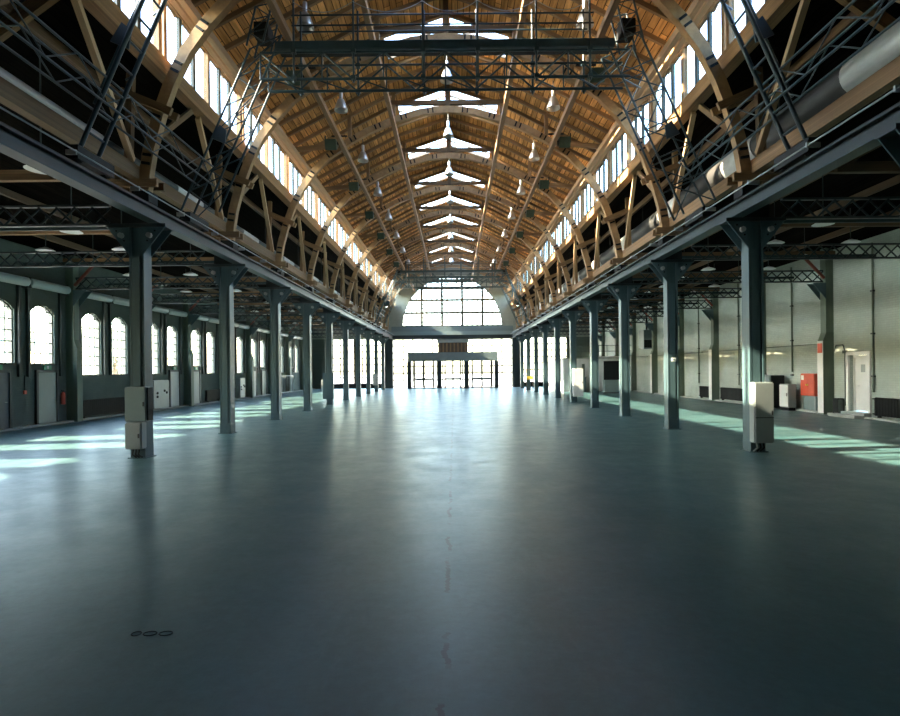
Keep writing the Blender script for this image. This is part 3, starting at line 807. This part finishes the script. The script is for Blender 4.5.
def gantry(yb, label, portals, tail, m='gantry'):
    t = thing('travelling_gantry', (0, yb, 5.9), label, 'gantry', 'travelling gantries')
    for pi_, dy in enumerate(portals):
        y = yb + dy
        for s in (-1, 1):
            # leaning leg, two ladder faces .65 m apart
            if pi_:
                ld = rod('leg', (s * 6.72, y - .42, 6.22), (s * 4.75, y - .42, 10.75), .085, m, t)
                rod('chord', (s * 6.72, y + .1, 6.22), (s * 4.75, y + .1, 10.75), .085, m, ld)
                rod('chord', (s * 7.0, y + .42, 7.4), (s * 5.5, y + .42, 10.75), .06, m, ld)
                for i in range(10):
                    f = .06 + i * .095; px, pz = s * (6.72 - 1.97 * f), 6.22 + 4.53 * f
                    rod('rung', (px, y - .42, pz), (px, y + .1, pz), .05, m, ld, 6)
                    if i % 3 == 0 and i: rod('tie', (px, y + .1, pz), (px + s * .32, y + .42, pz + .1), .04, m, ld, 6)
            else: lattice('leg', (s * 6.72, y, 6.25), (s * 4.75, y, 10.75), (.42, 0, .18), (0, .32, 0), 6, m, t, .065, (0, 1, 0, 1), (0, 1, 0, 1))
            box('wheel_truck', (s * 6.82 - .13, y - .55, 5.95), (s * 6.82 + .13, y + .55, 6.2), 'black', t)
            for e in (-.42, .42): rod('wheel', (s * 6.82 - .07, y + e, 5.98 + .02), (s * 6.82 + .07, y + e, 5.98 + .02), .2, 'black', t, 12)
            # upper node and the stub that follows the arch
            prism('node_plate', [(s * 6.2, 8.2), (s * 5.85, 8.05), (s * 5.8, 8.4), (s * 5.98, 8.55)], 'y', y - .36, y - .33, m, t)
            if pi_ == 0:
                lattice('top_mast', (s * 5.05, y, 10.72), (s * 4.8, y, 11.75), (.22, 0, .05), (0, .3, 0), 3, m, t, .055, (0, 1, 0, 1), (0, 1, 0, 1))
                bevbox('hoist_box', (min(s * 4.72, s * 5.1), y - .25, 10.95), (max(s * 4.72, s * 5.1), y + .25, 11.35), 'black', t)
        # bridge: two lattice faces, deck beam on top
        zt, zb_ = 10.74, 9.75
        for f, yy in enumerate((y - .32, y + .32)):
            rod('bridge_chord', (-4.9, yy, zb_), (4.9, yy, zb_), .08, m, t)
            rod('bridge_chord', (-4.9, yy, zt - .28), (4.9, yy, zt - .28), .06, m, t)
            n = 12
            for i in range(n):
                a = -4.9 + 9.8 * i / n; c = -4.9 + 9.8 * (i + 1) / n
                z0, z1 = (zb_, zt - .28) if i % 2 else (zt - .28, zb_)
                rod('diagonal', (a, yy, z0), (c, yy, z1), .055, m, t, 6)
                if i % 2 == 0: rod('vertical', (a, yy, zb_), (a, yy, zt - .28), .045, m, t, 6)
        for i in range(9):
            a = -4.6 + i * 1.15
            rod('cross_tube', (a, y - .32, zb_), (a + .8, y + .32, zb_), .045, m, t, 6)
        bevbox('deck_beam', (-4.5, y - .38, zt - .22), (4.5, y - .26, zt), m, t)
        box('deck', (-4.5, y - .26, zt - .08), (4.5, y + .26, zt - .03), 'black', t)
        for f in (-1, 1):
            for i, px in enumerate((-4.0, -2.42, -.58, .87, 2.42, 3.84)):
                top = min(roofz(px) - .35, 11.98) if abs(px) > 3 else 11.98
                ps = rod('handrail_post', (px, y + f * .36, zb_ - .12), (px, y + f * .36, top), .06, m, t)
                for z in (zb_, zt - .28): box('coupler', (px - .06, y + f * .36 - .06, z - .05), (px + .06, y + f * .36 + .06, z + .05), m, ps)
            for z in (11.15, 11.42): rod('handrail', (-4.05, y + f * .36, z), (3.95, y + f * .36, z), .045, m, t)
            if f < 0:
                P = (-4.0, -2.42, -.58, .87, 2.42, 3.84)
                for a, c in zip(P, P[1:]):
                    tube('slack_cable', [(a + (c - a) * i / 10, y - .4, 11.75 - 1.4 * (i / 10) * (1 - i / 10) * .8) for i in range(11)], .018, 'cable', t)
    # long lattice beams tying the legs, one along each rail
    ya, yc = yb + portals[0], yb + portals[-1] - tail
    for s in (-1, 1):
        lattice('side_beam', (s * 6.5, ya, 7.3), (s * 6.5, yc, 7.3), (.2, 0, 0), (0, 0, .25), max(6, int((ya - yc) / .75)), m, t, .05, (1, 0, 1, 0), (0, 0, 0, 0))
    return t
gantry(15.1, 'near dark blue lattice gantry bridging the nave on the crane girders', (0, -4.35), 5.0)
gantry(52.3, 'far lattice gantry in front of the half-round window', (0, -3.2), 0.4, 'gantry2')

# ------------------------------------------------------------------ cabinets on the columns
def cabinet(name, lo, hi, m, label, cat='cabinet', dm=None, legs=True, cables=None, split=None, face='y'):
    t = thing(name, ((lo[0] + hi[0]) / 2, (lo[1] + hi[1]) / 2, lo[2]), label, cat)
    bevbox('body', lo, hi, m, t, .02)
    if face == 'y':
        d = bevbox('door', (lo[0] + .02, lo[1] - .018, lo[2] + .02), (hi[0] - .02, lo[1], hi[2] - .02), dm or m, t, .006)
        box('handle', (hi[0] - .07, lo[1] - .035, (lo[2] + hi[2]) / 2 - .05), (hi[0] - .05, lo[1] - .018, (lo[2] + hi[2]) / 2 + .05), 'black', d)
    return t
y = FY(0)
xl = -CX
t = cabinet('distribution_box', (xl - .17, y - .42, .88), (xl + .34, y - .19, 1.68), 'grey', 'upper grey distribution box on the nearest left column', 'electric box')
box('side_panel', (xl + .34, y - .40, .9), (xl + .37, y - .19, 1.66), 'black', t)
t = cabinet('distribution_box', (xl - .17, y - .42, .24), (xl + .22, y - .19, .86), 'grey2', 'lower pale grey distribution box on the nearest left column', 'electric box')
for e in (.0, .07, .14): tube('supply_cable', [(xl + e - .05, y - .28, .24), (xl + e - .06, y - .3, .1), (xl + e, y - .24, .03)], .035, 'black', t)
xr = CX
t = cabinet('distribution_box', (xr - .21, y - .42, .24), (xr + .25, y - .19, 1.64), 'grey2', 'tall sunlit grey distribution box on the nearest right column', 'electric box')
box('split_seam', (xr - .19, y - .441, .82), (xr + .23, y - .437, .835), 'black', t)
for e in (-.1, -.02, .06): tube('supply_cable', [(xr + e, y - .28, .26), (xr + e + .02, y - .3, .12), (xr + e - .03, y - .22, .03)], .04, ('kerb', 'black', 'black')[int(e * 12 + 2) % 3], t)
y = FY(4)
cabinet('distribution_box', (-CX - .32, y - .45, .35), (-CX + .3, y - .19, 1.9), 'steel', 'tall teal box on the fifth left column', 'electric box')
cabinet('distribution_box', (CX - .1, y - .45, .35), (CX + .5, y - .19, 2.0), 'white', 'pale sunlit box on the fifth right column', 'electric box')
y = FY(8)
cabinet('distribution_box', (-CX - .3, y - .45, .6), (-CX + .2, y - .19, 1.7), 'grey2', 'small pale box on the ninth left column', 'electric box')
t = thing('yellow_stand', (CX + .1, y - .5, 0), 'small yellow framed stand beside the ninth right column', 'stand')
for e in (-.25, .35):
    for g in (-.6, -.25): rod('leg', (CX + e, y + g, 0), (CX + e, y + g, 2.0), .06, 'framew', t)
bevbox('shelf', (CX - .28, y - .62, 1.0), (CX + .38, y - .23, 1.3), 'yellow', t)
bevbox('shelf', (CX - .28, y - .62, 1.9), (CX + .38, y - .23, 2.0), 'framew', t)
t = thing('wall_switch', (CX - .0, FY(1) - .19, 2.2), 'small white switch plate on the second right column', 'switch')
bevbox('plate', (CX - .06, FY(1) - .21, 2.2), (CX + .08, FY(1) - .182, 2.32), 'white', t, .005)
box('rocker', (CX - .02, FY(1) - .215, 2.235), (CX + .04, FY(1) - .21, 2.285), 'grey', t)

# ------------------------------------------------------------------ left aisle wall fittings
def door(xw, s, yc, wd, ht, m, label, z0=0.0):
    NW[1:] = []
    global ND
    ND += 1
    t = struct('door_%d' % ND, (xw, yc, z0)); t['label'] = label
    i = -s                                            # into the room
    def X(a, b_): return (min(xw + i * a, xw + i * b_), max(xw + i * a, xw + i * b_))
    x0, x1 = X(0, .09)
    for e in (-1, 1): box('jamb', (x0, yc + e * (wd / 2 + .05) - .05, z0), (x1, yc + e * (wd / 2 + .05) + .05, z0 + ht + .1), 'steel2' if s < 0 else 'white', t)
    box('head', (x0, yc - wd / 2, z0 + ht), (x1, yc + wd / 2, z0 + ht + .1), 'steel2' if s < 0 else 'white', t)
    x0, x1 = X(.0, .05)
    lf = bevbox('leaf', (x0, yc - wd / 2, z0 + .02), (x1, yc + wd / 2, z0 + ht), m, t, .006)
    x0, x1 = X(.05, .11)
    rod('handle', (x1, yc + wd * .36, z0 + 1.0), (x1, yc + wd * .36 - .12, z0 + 1.0), .025, 'alu', lf)
    return t
ND = 0
def lw(k, i): return FY(k) + 2.5 + (-1.02, 1.02)[i]
for k, i, m, lb in ((1, 0, 'doorD', 'dark blue door below the first left window'), (1, 1, 'doorL', 'green grey steel door under the second left window'),
                (3, 1, 'grey2', 'pale door under the sixth left window'), (4, 0, 'grey2', 'pale door under the seventh left window'), (6, 0, 'grey2', 'pale door under the eleventh left window'), (6, 1, 'grey', 'grey door under the twelfth left window')):
    door(WL, -1, lw(k, i) + (.15 if i else -.2), 1.0, 2.05, m, lb)
for k, i, lb in ((1, 0, 'green exit sign above the dark blue left door'), (1, 1, 'green exit sign above the green grey left door'), (3, 1, 'small exit sign above the pale left door'), (4, 0, 'small exit sign above the farther pale left door')):
    y = lw(k, i) + (.15 if i else -.2)
    t = thing('exit_sign', (WL + .1, y, 2.18), lb, 'sign')
    box('panel', (WL + .02, y - .2, 2.16), (WL + .08, y + .2, 2.34), 'sign', t)
    # running figure and arrow of the pictogram
    box('pictogram', (WL + .08, y - .05, 2.19), (WL + .084, y + .05, 2.31), 'white', t)
# blind casings
bl = 0
for k in range(1, 10):
    for i in (0, 1):
        yc = FY(k) + 2.5 + (-1.08, 1.08)[i]
        if k == 9 and i: continue
        t = thing('blind_casing', (WL + .2, yc, 5.25), '%s grey roller blind casing above the left windows' % ORD[bl], 'blind', 'roller blinds'); bl += 1
        rod('casing', (WL + .22, yc - 1.02, 5.42), (WL + .22, yc + 1.02, 5.42), .34, 'blind', t, 14)
        for e in (-1, 1):
            box('end_bracket', (WL, yc + e * 1.0 - .03, 5.2), (WL + .3, yc + e * 1.0 + .03, 5.62), 'frame', t)
            box('guide_rail', (WL, yc + e * .86 - .06, 1.9), (WL + .1, yc + e * .86 + .06, 5.3), 'frame', t)
# radiators under the low windows
def radiator(x, s, y0, y1, z0, z1, label, m='black'):
    t = thing('radiator', (x, (y0 + y1) / 2, z0), label, 'radiator')
    xa, xb = x - s * .16, x - s * .04
    n = max(4, int((y1 - y0) / .14)); wd = (y1 - y0) / n
    for i in range(n): bevbox('rib', (min(xa, xb), y0 + i * wd + .012, z0), (max(xa, xb), y0 + (i + 1) * wd - .012, z1), m, t, .02)
    for z in (z0 + .06, z1 - .06): rod('pipe', (x - s * .1, y0 - .12, z), (x - s * .1, y1 + .12, z), .05, m, t)
    for yy in (y0 + .2, y1 - .2): box('foot', (min(xa, xb), yy - .03, 0.0), (max(xa, xb), yy + .03, z0), m, t)
radiator(WL, -1, FY(2) + .5, FY(3) - .5, .15, .85, 'long black radiator under the third and fourth left windows')
radiator(WL, -1, lw(4, 1) - .9, lw(4, 1) + 1.1, .15, .85, 'black radiator under the eighth left window')
radiator(WL, -1, lw(5, 0) - 1.0, lw(5, 0) + .8, .15, .85, 'black radiator under the ninth left window')
# red fittings
def extinguisher(x, s, y, z, label):
    t = thing('fire_extinguisher', (x - s * .12, y, z), label, 'extinguisher')
    lathe('cylinder', [(0, 0), (.07, .0), (.08, .02), (.08, .42), (.06, .48), (.025, .51)], 'red', (x - s * .12, y, z), t, 14)
    rod('valve', (x - s * .12, y, z + .5), (x - s * .12, y, z + .56), .04, 'black', t)
    box('lever', (x - s * .12 - .015, y - .09, z + .55), (x - s * .12 + .015, y + .04, z + .58), 'black', t)
    tube('hose', [(x - s * .12, y + .03, z + .54), (x - s * .12, y + .12, z + .48), (x - s * .12, y + .11, z + .2)], .02, 'black', t)
extinguisher(WL, -1, FY(1) + 4.45, .75, 'red fire extinguisher on the left wall beyond the green grey door')
t = thing('call_point', (WL + .06, FY(1) + 2.55, 1.25), 'small red fire call point between the two near left doors', 'call point')
bevbox('case', (WL, FY(1) + 2.49, 1.25), (WL + .07, FY(1) + 2.61, 1.39), 'red', t, .008)
rod('conduit', (WL + .03, FY(1) + 2.55, 1.39), (WL + .03, FY(1) + 2.55, 1.95), .035, 'black', t)
# pale switchboard with dark sockets further down, and the panelled board nearer
def sockets(y, z0, z1, wd, label, x0=.0):
    t = thing('switchboard', (WL + .2, y, z0), label, 'electric box')
    bevbox('body', (WL + .02, y - wd / 2, z0), (WL + .4, y + wd / 2, z1), 'grey2', t, .03)
    for a, h in ((-.2, .55), (.12, .62), (-.2, .42), (.22, .55)):
        rod('socket', (WL + .4, y + a * wd * 1.4, z0 + (z1 - z0) * h), (WL + .44, y + a * wd * 1.4, z0 + (z1 - z0) * h), .13, 'black', t, 12)
sockets(lw(5, 1) - .5, .12, 1.55, 1.0, 'pale switchboard with dark round sockets on the left wall')
sockets(lw(3, 0) + .1, .1, 1.6, 1.6, 'wide pale switchboard with dark sockets behind the nearest left column')
t = thing('guard_railing', (WL + .9, FY(8), 0), 'pale tubular guard railing at the far end of the left aisle', 'railing')
for j in range(8): rod('baluster', (WL + .9, FY(7) + .3 + j * .55, 0), (WL + .9, FY(7) + .3 + j * .55, 1.6), .05, 'grey2', t)
for z in (.15, 1.6): rod('rail', (WL + .9, FY(7) + .3, z), (WL + .9, FY(7) + 4.15, z), .06, 'grey2', t)
cabinet('floor_cabinet', (-13.6, 57.6, 0), (-12.9, 58.3, 1.1), 'grey2', 'grey floor cabinet at the far end of the left aisle')

# ------------------------------------------------------------------ right aisle wall fittings
d = door(WR + .22, 1, DRY, .9, 2.1, 'white', 'white framed door on a low step in the right wall', .21)
box('notice', (WR + .158, DRY - .1, 1.75), (WR + .165, DRY + .12, 2.05), 'grey2', d)
for e in (-1, 1): box('surround', (WR - .07, DRY + e * .57 - .07, .2), (WR + .2, DRY + e * .57 + .07, 2.56), 'white', d)
box('surround', (WR - .07, DRY - .64, 2.42), (WR + .2, DRY + .64, 2.56), 'white', d)
st = thing('doorstep', (WR - .3, DRY, 0), 'low grey step in front of the right wall door', 'step')
bevbox('slab', (WR - .7, DRY - .7, 0), (WR - .31, DRY + .8, .11), 'kerb', st)
bevbox('slab', (WR - .3, DRY - .64, .07), (WR - .0, DRY + .64, .2), 'kerb', st)
radiator(WR, 1, 17.3, 20.7, .14, .82, 'long black radiator beside the right wall door')
radiator(WR, 1, FY(3) + 1.6, FY(3) + 4.4, .14, .82, 'black radiator between the second pair of right piers')
radiator(WR, 1, FY(4) + .4, FY(4) + 2.2, .14, .82, 'shorter black radiator past the pier on the right wall')
t = thing('hose_cabinet', (WR - .15, 24.5, .7), 'red fire hose cabinet on the right wall', 'cabinet')
bevbox('body', (WR - .22, 24.0, .7), (WR - .02, 24.95, 1.68), 'red', t)
for e, nm in ((24.02, 'door'), (24.48, 'door')):
    dd = bevbox(nm, (WR - .24, e, .72), (WR - .22, e + .45, 1.66), 'red', t, .005)
    box('knob', (WR - .265, e + (.38 if e < 24.2 else .03), 1.15), (WR - .24, e + (.42 if e < 24.2 else .07), 1.22), 'yellow', dd)
box('sticker', (WR - .244, 24.7, 1.4), (WR - .241, 24.88, 1.6), 'white', t)
t = thing('metal_panel', (WR - .1, 24.5, 0), 'bare metal cover panel under the red hose cabinet', 'panel')
bevbox('sheet', (WR - .16, 24.0, .08), (WR - .04, 24.95, .69), 'grey', t)
for e in (24.05, 24.9): box('edge_strip', (WR - .18, e - .04, .08), (WR - .15, e + .04, .69), 'grey2', t)
t = thing('white_cabinet', (WR - .3, 25.5, 0), 'white cabinet standing between the red cabinet and a blue grey cupboard', 'cabinet')
bevbox('body', (WR - .68, 25.12, .14), (WR - .32, 25.8, 1.2), 'grey2', t)
box('plinth', (WR - .64, 25.16, 0), (WR - .34, 25.76, .14), 'black', t)
dd = bevbox('door', (WR - .70, 25.14, .18), (WR - .68, 25.78, 1.16), 'white', t, .006)
box('handle', (WR - .72, 25.2, .65), (WR - .70, 25.23, .8), 'black', dd)
t = thing('tool_cupboard', (WR - .6, 26.8, 0), 'blue grey steel cupboard with shade painted black on its end, on the right wall', 'cupboard')
bevbox('body', (WR - .98, 26.0, .06), (WR - .32, 27.7, 1.6), 'bluegrey', t)
box('shaded_end', (WR - .96, 25.98, .08), (WR - .34, 26.0, 1.58), 'black', t)  # end face in shade, its darkness painted as a black sheet
for e in (26.03, 26.87):
    dd = bevbox('door', (WR - 1.0, e, .1), (WR - .98, e + .8, 1.56), 'bluegrey', t, .006)
    box('handle', (WR - 1.02, e + (.7 if e < 26.5 else .07), .85), (WR - 1.0, e + (.73 if e < 26.5 else .1), 1.0), 'black', dd)
t = thing('small_speaker', (WR - .45, 22.6, .07), 'small black box on the kerb between the right pier and the door', 'box')
bevbox('case', (WR - .3, 22.42, .07), (WR - .05, 22.75, .7), 'black', t)
bevbox('grille', (WR - .29, 22.4, .12), (WR - .06, 22.42, .65), 'frame', t, .004)
# conduits on the right wall
for n, y in enumerate((20.85, 25.85, 30.7, 35.7, 40.7)):
    c = thing('wall_conduit', (WR - .05, y, .3), '%s dark vertical conduit on the right wall' % ORD[n], 'conduit', 'right wall conduits')
    rod('pipe', (WR - .05, y, 1.75 if n == 1 else 1.0), (WR - .05, y, 6.6), .07, 'gcol', c)
    for z in (1.6, 3.2, 4.8): box('clip', (WR - .1, y - .06, z - .03), (WR, y + .06, z + .03), 'frame', c)
c = thing('wall_cable', (WR - .03, 33, 2.85), 'thin cable running level along the right wall', 'cable')
rod('cable', (WR - .03, FY(2) + .2, 2.95), (WR - .03, FY(8), 2.95), .03, 'frame', c)
for k in range(3, 8): box('clip', (WR - .05, FY(k) + 2, 2.92), (WR, FY(k) + 2.05, 2.98), 'frame', c)
t = thing('door_conduit', (WR - .05, 22.34, .4), 'dark bent conduit left of the right wall door', 'conduit')
tube('pipe', [(WR - .06, 22.34, .4), (WR - .06, 22.34, 2.6), (WR - .06, 22.45, 2.85), (WR - .06, 22.85, 2.85), (WR - .06, 22.98, 2.6)], .05, 'frame', t)
box('junction_box', (WR - .12, 22.27, 2.5), (WR, 22.41, 2.62), 'frame', t)

# far right: black screen on its stand, partition with a railing, blue crate
t = thing('screen_trolley', (13.0, 46.0, 0), 'large black screen panel on a grey cabinet in the right aisle', 'screen')
bevbox('cabinet', (12.5, 45.6, .05), (13.6, 46.3, 1.05), 'grey', t)
bevbox('screen', (12.4, 45.5, 1.05), (13.85, 45.62, 2.6), 'black', t)
box('plinth', (12.45, 45.6, 0), (13.65, 46.3, .05), 'black', t)
t = thing('partition_room', (12.4, 52.5, 0), 'white partition room with a railed flat roof in the far right aisle', 'partition')
x0, x1, ya, yb_, h = 9.7, WR - .1, 48.6, 56.0, 3.05
n = 8
for i in range(n):
    a = x0 + (x1 - x0) * i / n; c = x0 + (x1 - x0) * (i + 1) / n
    bevbox('front_panel', (a + .01, ya, 0), (c - .01, ya + .1, h if i > 3 else h - .2), 'white', t, .01)
for i in range(6):
    a = ya + .1 + (yb_ - ya - .1) * i / 6; c = ya + .1 + (yb_ - ya - .1) * (i + 1) / 6
    bevbox('side_panel', (x0, a + .01, 0), (x0 + .1, c - .01, h - .2), 'white', t, .01)
box('roof_deck', (x0, ya, h - .2), (x1, yb_, h - .1), 'grey2', t)
for i in range(9): rod('baluster', (x0 + .1 + i * .75, ya + .1, h - .15), (x0 + .1 + i * .75, ya + .1, h + .95), .045, 'steel2', t)
for z in (h + .45, h + .95): rod('handrail', (x0 + .1, ya + .1, z), (x0 + .1 + 6, ya + .1, z), .05, 'steel2', t)
box('doorway', (11.3, ya - .03, 0), (11.55, ya, 2.4), 'gcol', t)
t = thing('blue_crate', (10.9, 47.9, 0), 'dark blue grey crate in front of the white partition', 'crate')
bevbox('body', (10.55, 47.6, 0), (11.45, 48.4, 1.2), 'bluegrey', t)
bevbox('lid', (10.53, 47.58, 1.2), (11.47, 48.42, 1.26), 'bluegrey', t)
extinguisher(14.2, 1, 47.9, .9, 'red fire extinguisher beside the black screen in the right aisle')
t = thing('extinguisher_stand', (14.08, 47.9, 0), 'thin stand holding the red extinguisher by the black screen', 'stand')
rod('pole', (14.19, 47.9, 0), (14.19, 47.9, 1.5), .05, 'grey', t)
bevbox('base', (13.9, 47.7, 0), (14.4, 48.1, .04), 'grey', t)
t = thing('wall_heater', (WR - .4, 44.2, 4.6), 'dark heater box hung high on the right wall', 'heater')
bevbox('case', (WR - .8, 43.8, 3.5), (WR - .05, 44.9, 5.0), 'bluegrey', t)
box('grille', (WR - .78, 43.78, 3.6), (WR - .07, 43.8, 4.2), 'black', t)
rod('flue', (WR - .4, 44.3, 5.0), (WR - .4, 44.3, aislez(15.5)), .15, 'black', t)

# ------------------------------------------------------------------ the worn loop mark cast into the floor
t = thing('floor_mark', (-2.2, 4.2, 0), 'short row of dark looped scratches on the near floor', 'scratch')
for n, (a, c) in enumerate(((-2.33, -2.26), (-2.24, -2.14), (-2.12, -2.02))):
    tube('loop', [((a + c) / 2 + (c - a) / 2 * math.cos(2 * math.pi * i / 12), 4.27 + .035 * math.sin(2 * math.pi * i / 12), .002) for i in range(13)], .008, 'black', t)

# ------------------------------------------------------------------ trees outside, seen through the panes
def tree(x, y, h, r, label, n=420):
    t = thing('tree', (x, y, -.25), label, 'tree', 'trees outside')
    tube('trunk', [(x, y, -.25), (x + .1, y + .1, h * .35), (x, y + .2, h * .7)], .35, 'bark', t)
    V = []; F = []
    rnd = random.Random(int(x * 13 + y * 7))
    for i in range(n):
        while True:
            q = Vector((rnd.uniform(-1, 1), rnd.uniform(-1, 1), rnd.uniform(-1, 1)))
            if .35 < q.length < 1: break
        c = Vector((q.x * r, q.y * r, h * .68 + q.z * h * .36))
        u = Vector((rnd.uniform(-1, 1), rnd.uniform(-1, 1), rnd.uniform(-1, 1))).normalized(); v = u.orthogonal().normalized() * .22; u = u * .38
        o_ = len(V); V += [c - u, c + v, c + u, c - v]; F.append((o_, o_ + 1, o_ + 2, o_ + 3))
    f = mesh('foliage', [p - Vector((x * 0, 0, 0)) for p in V], F, 'leaf', t, (x, y, 0)); f['kind'] = 'stuff'
for n, (x, y, h, r) in enumerate(((-27, 27, 6, 2.6), (-31, 37, 6.5, 3), (-28, 46, 6, 2.6), (-33, 55, 6, 3))):
    tree(x, y, h, r, '%s leafy tree outside the left windows' % ORD[n])
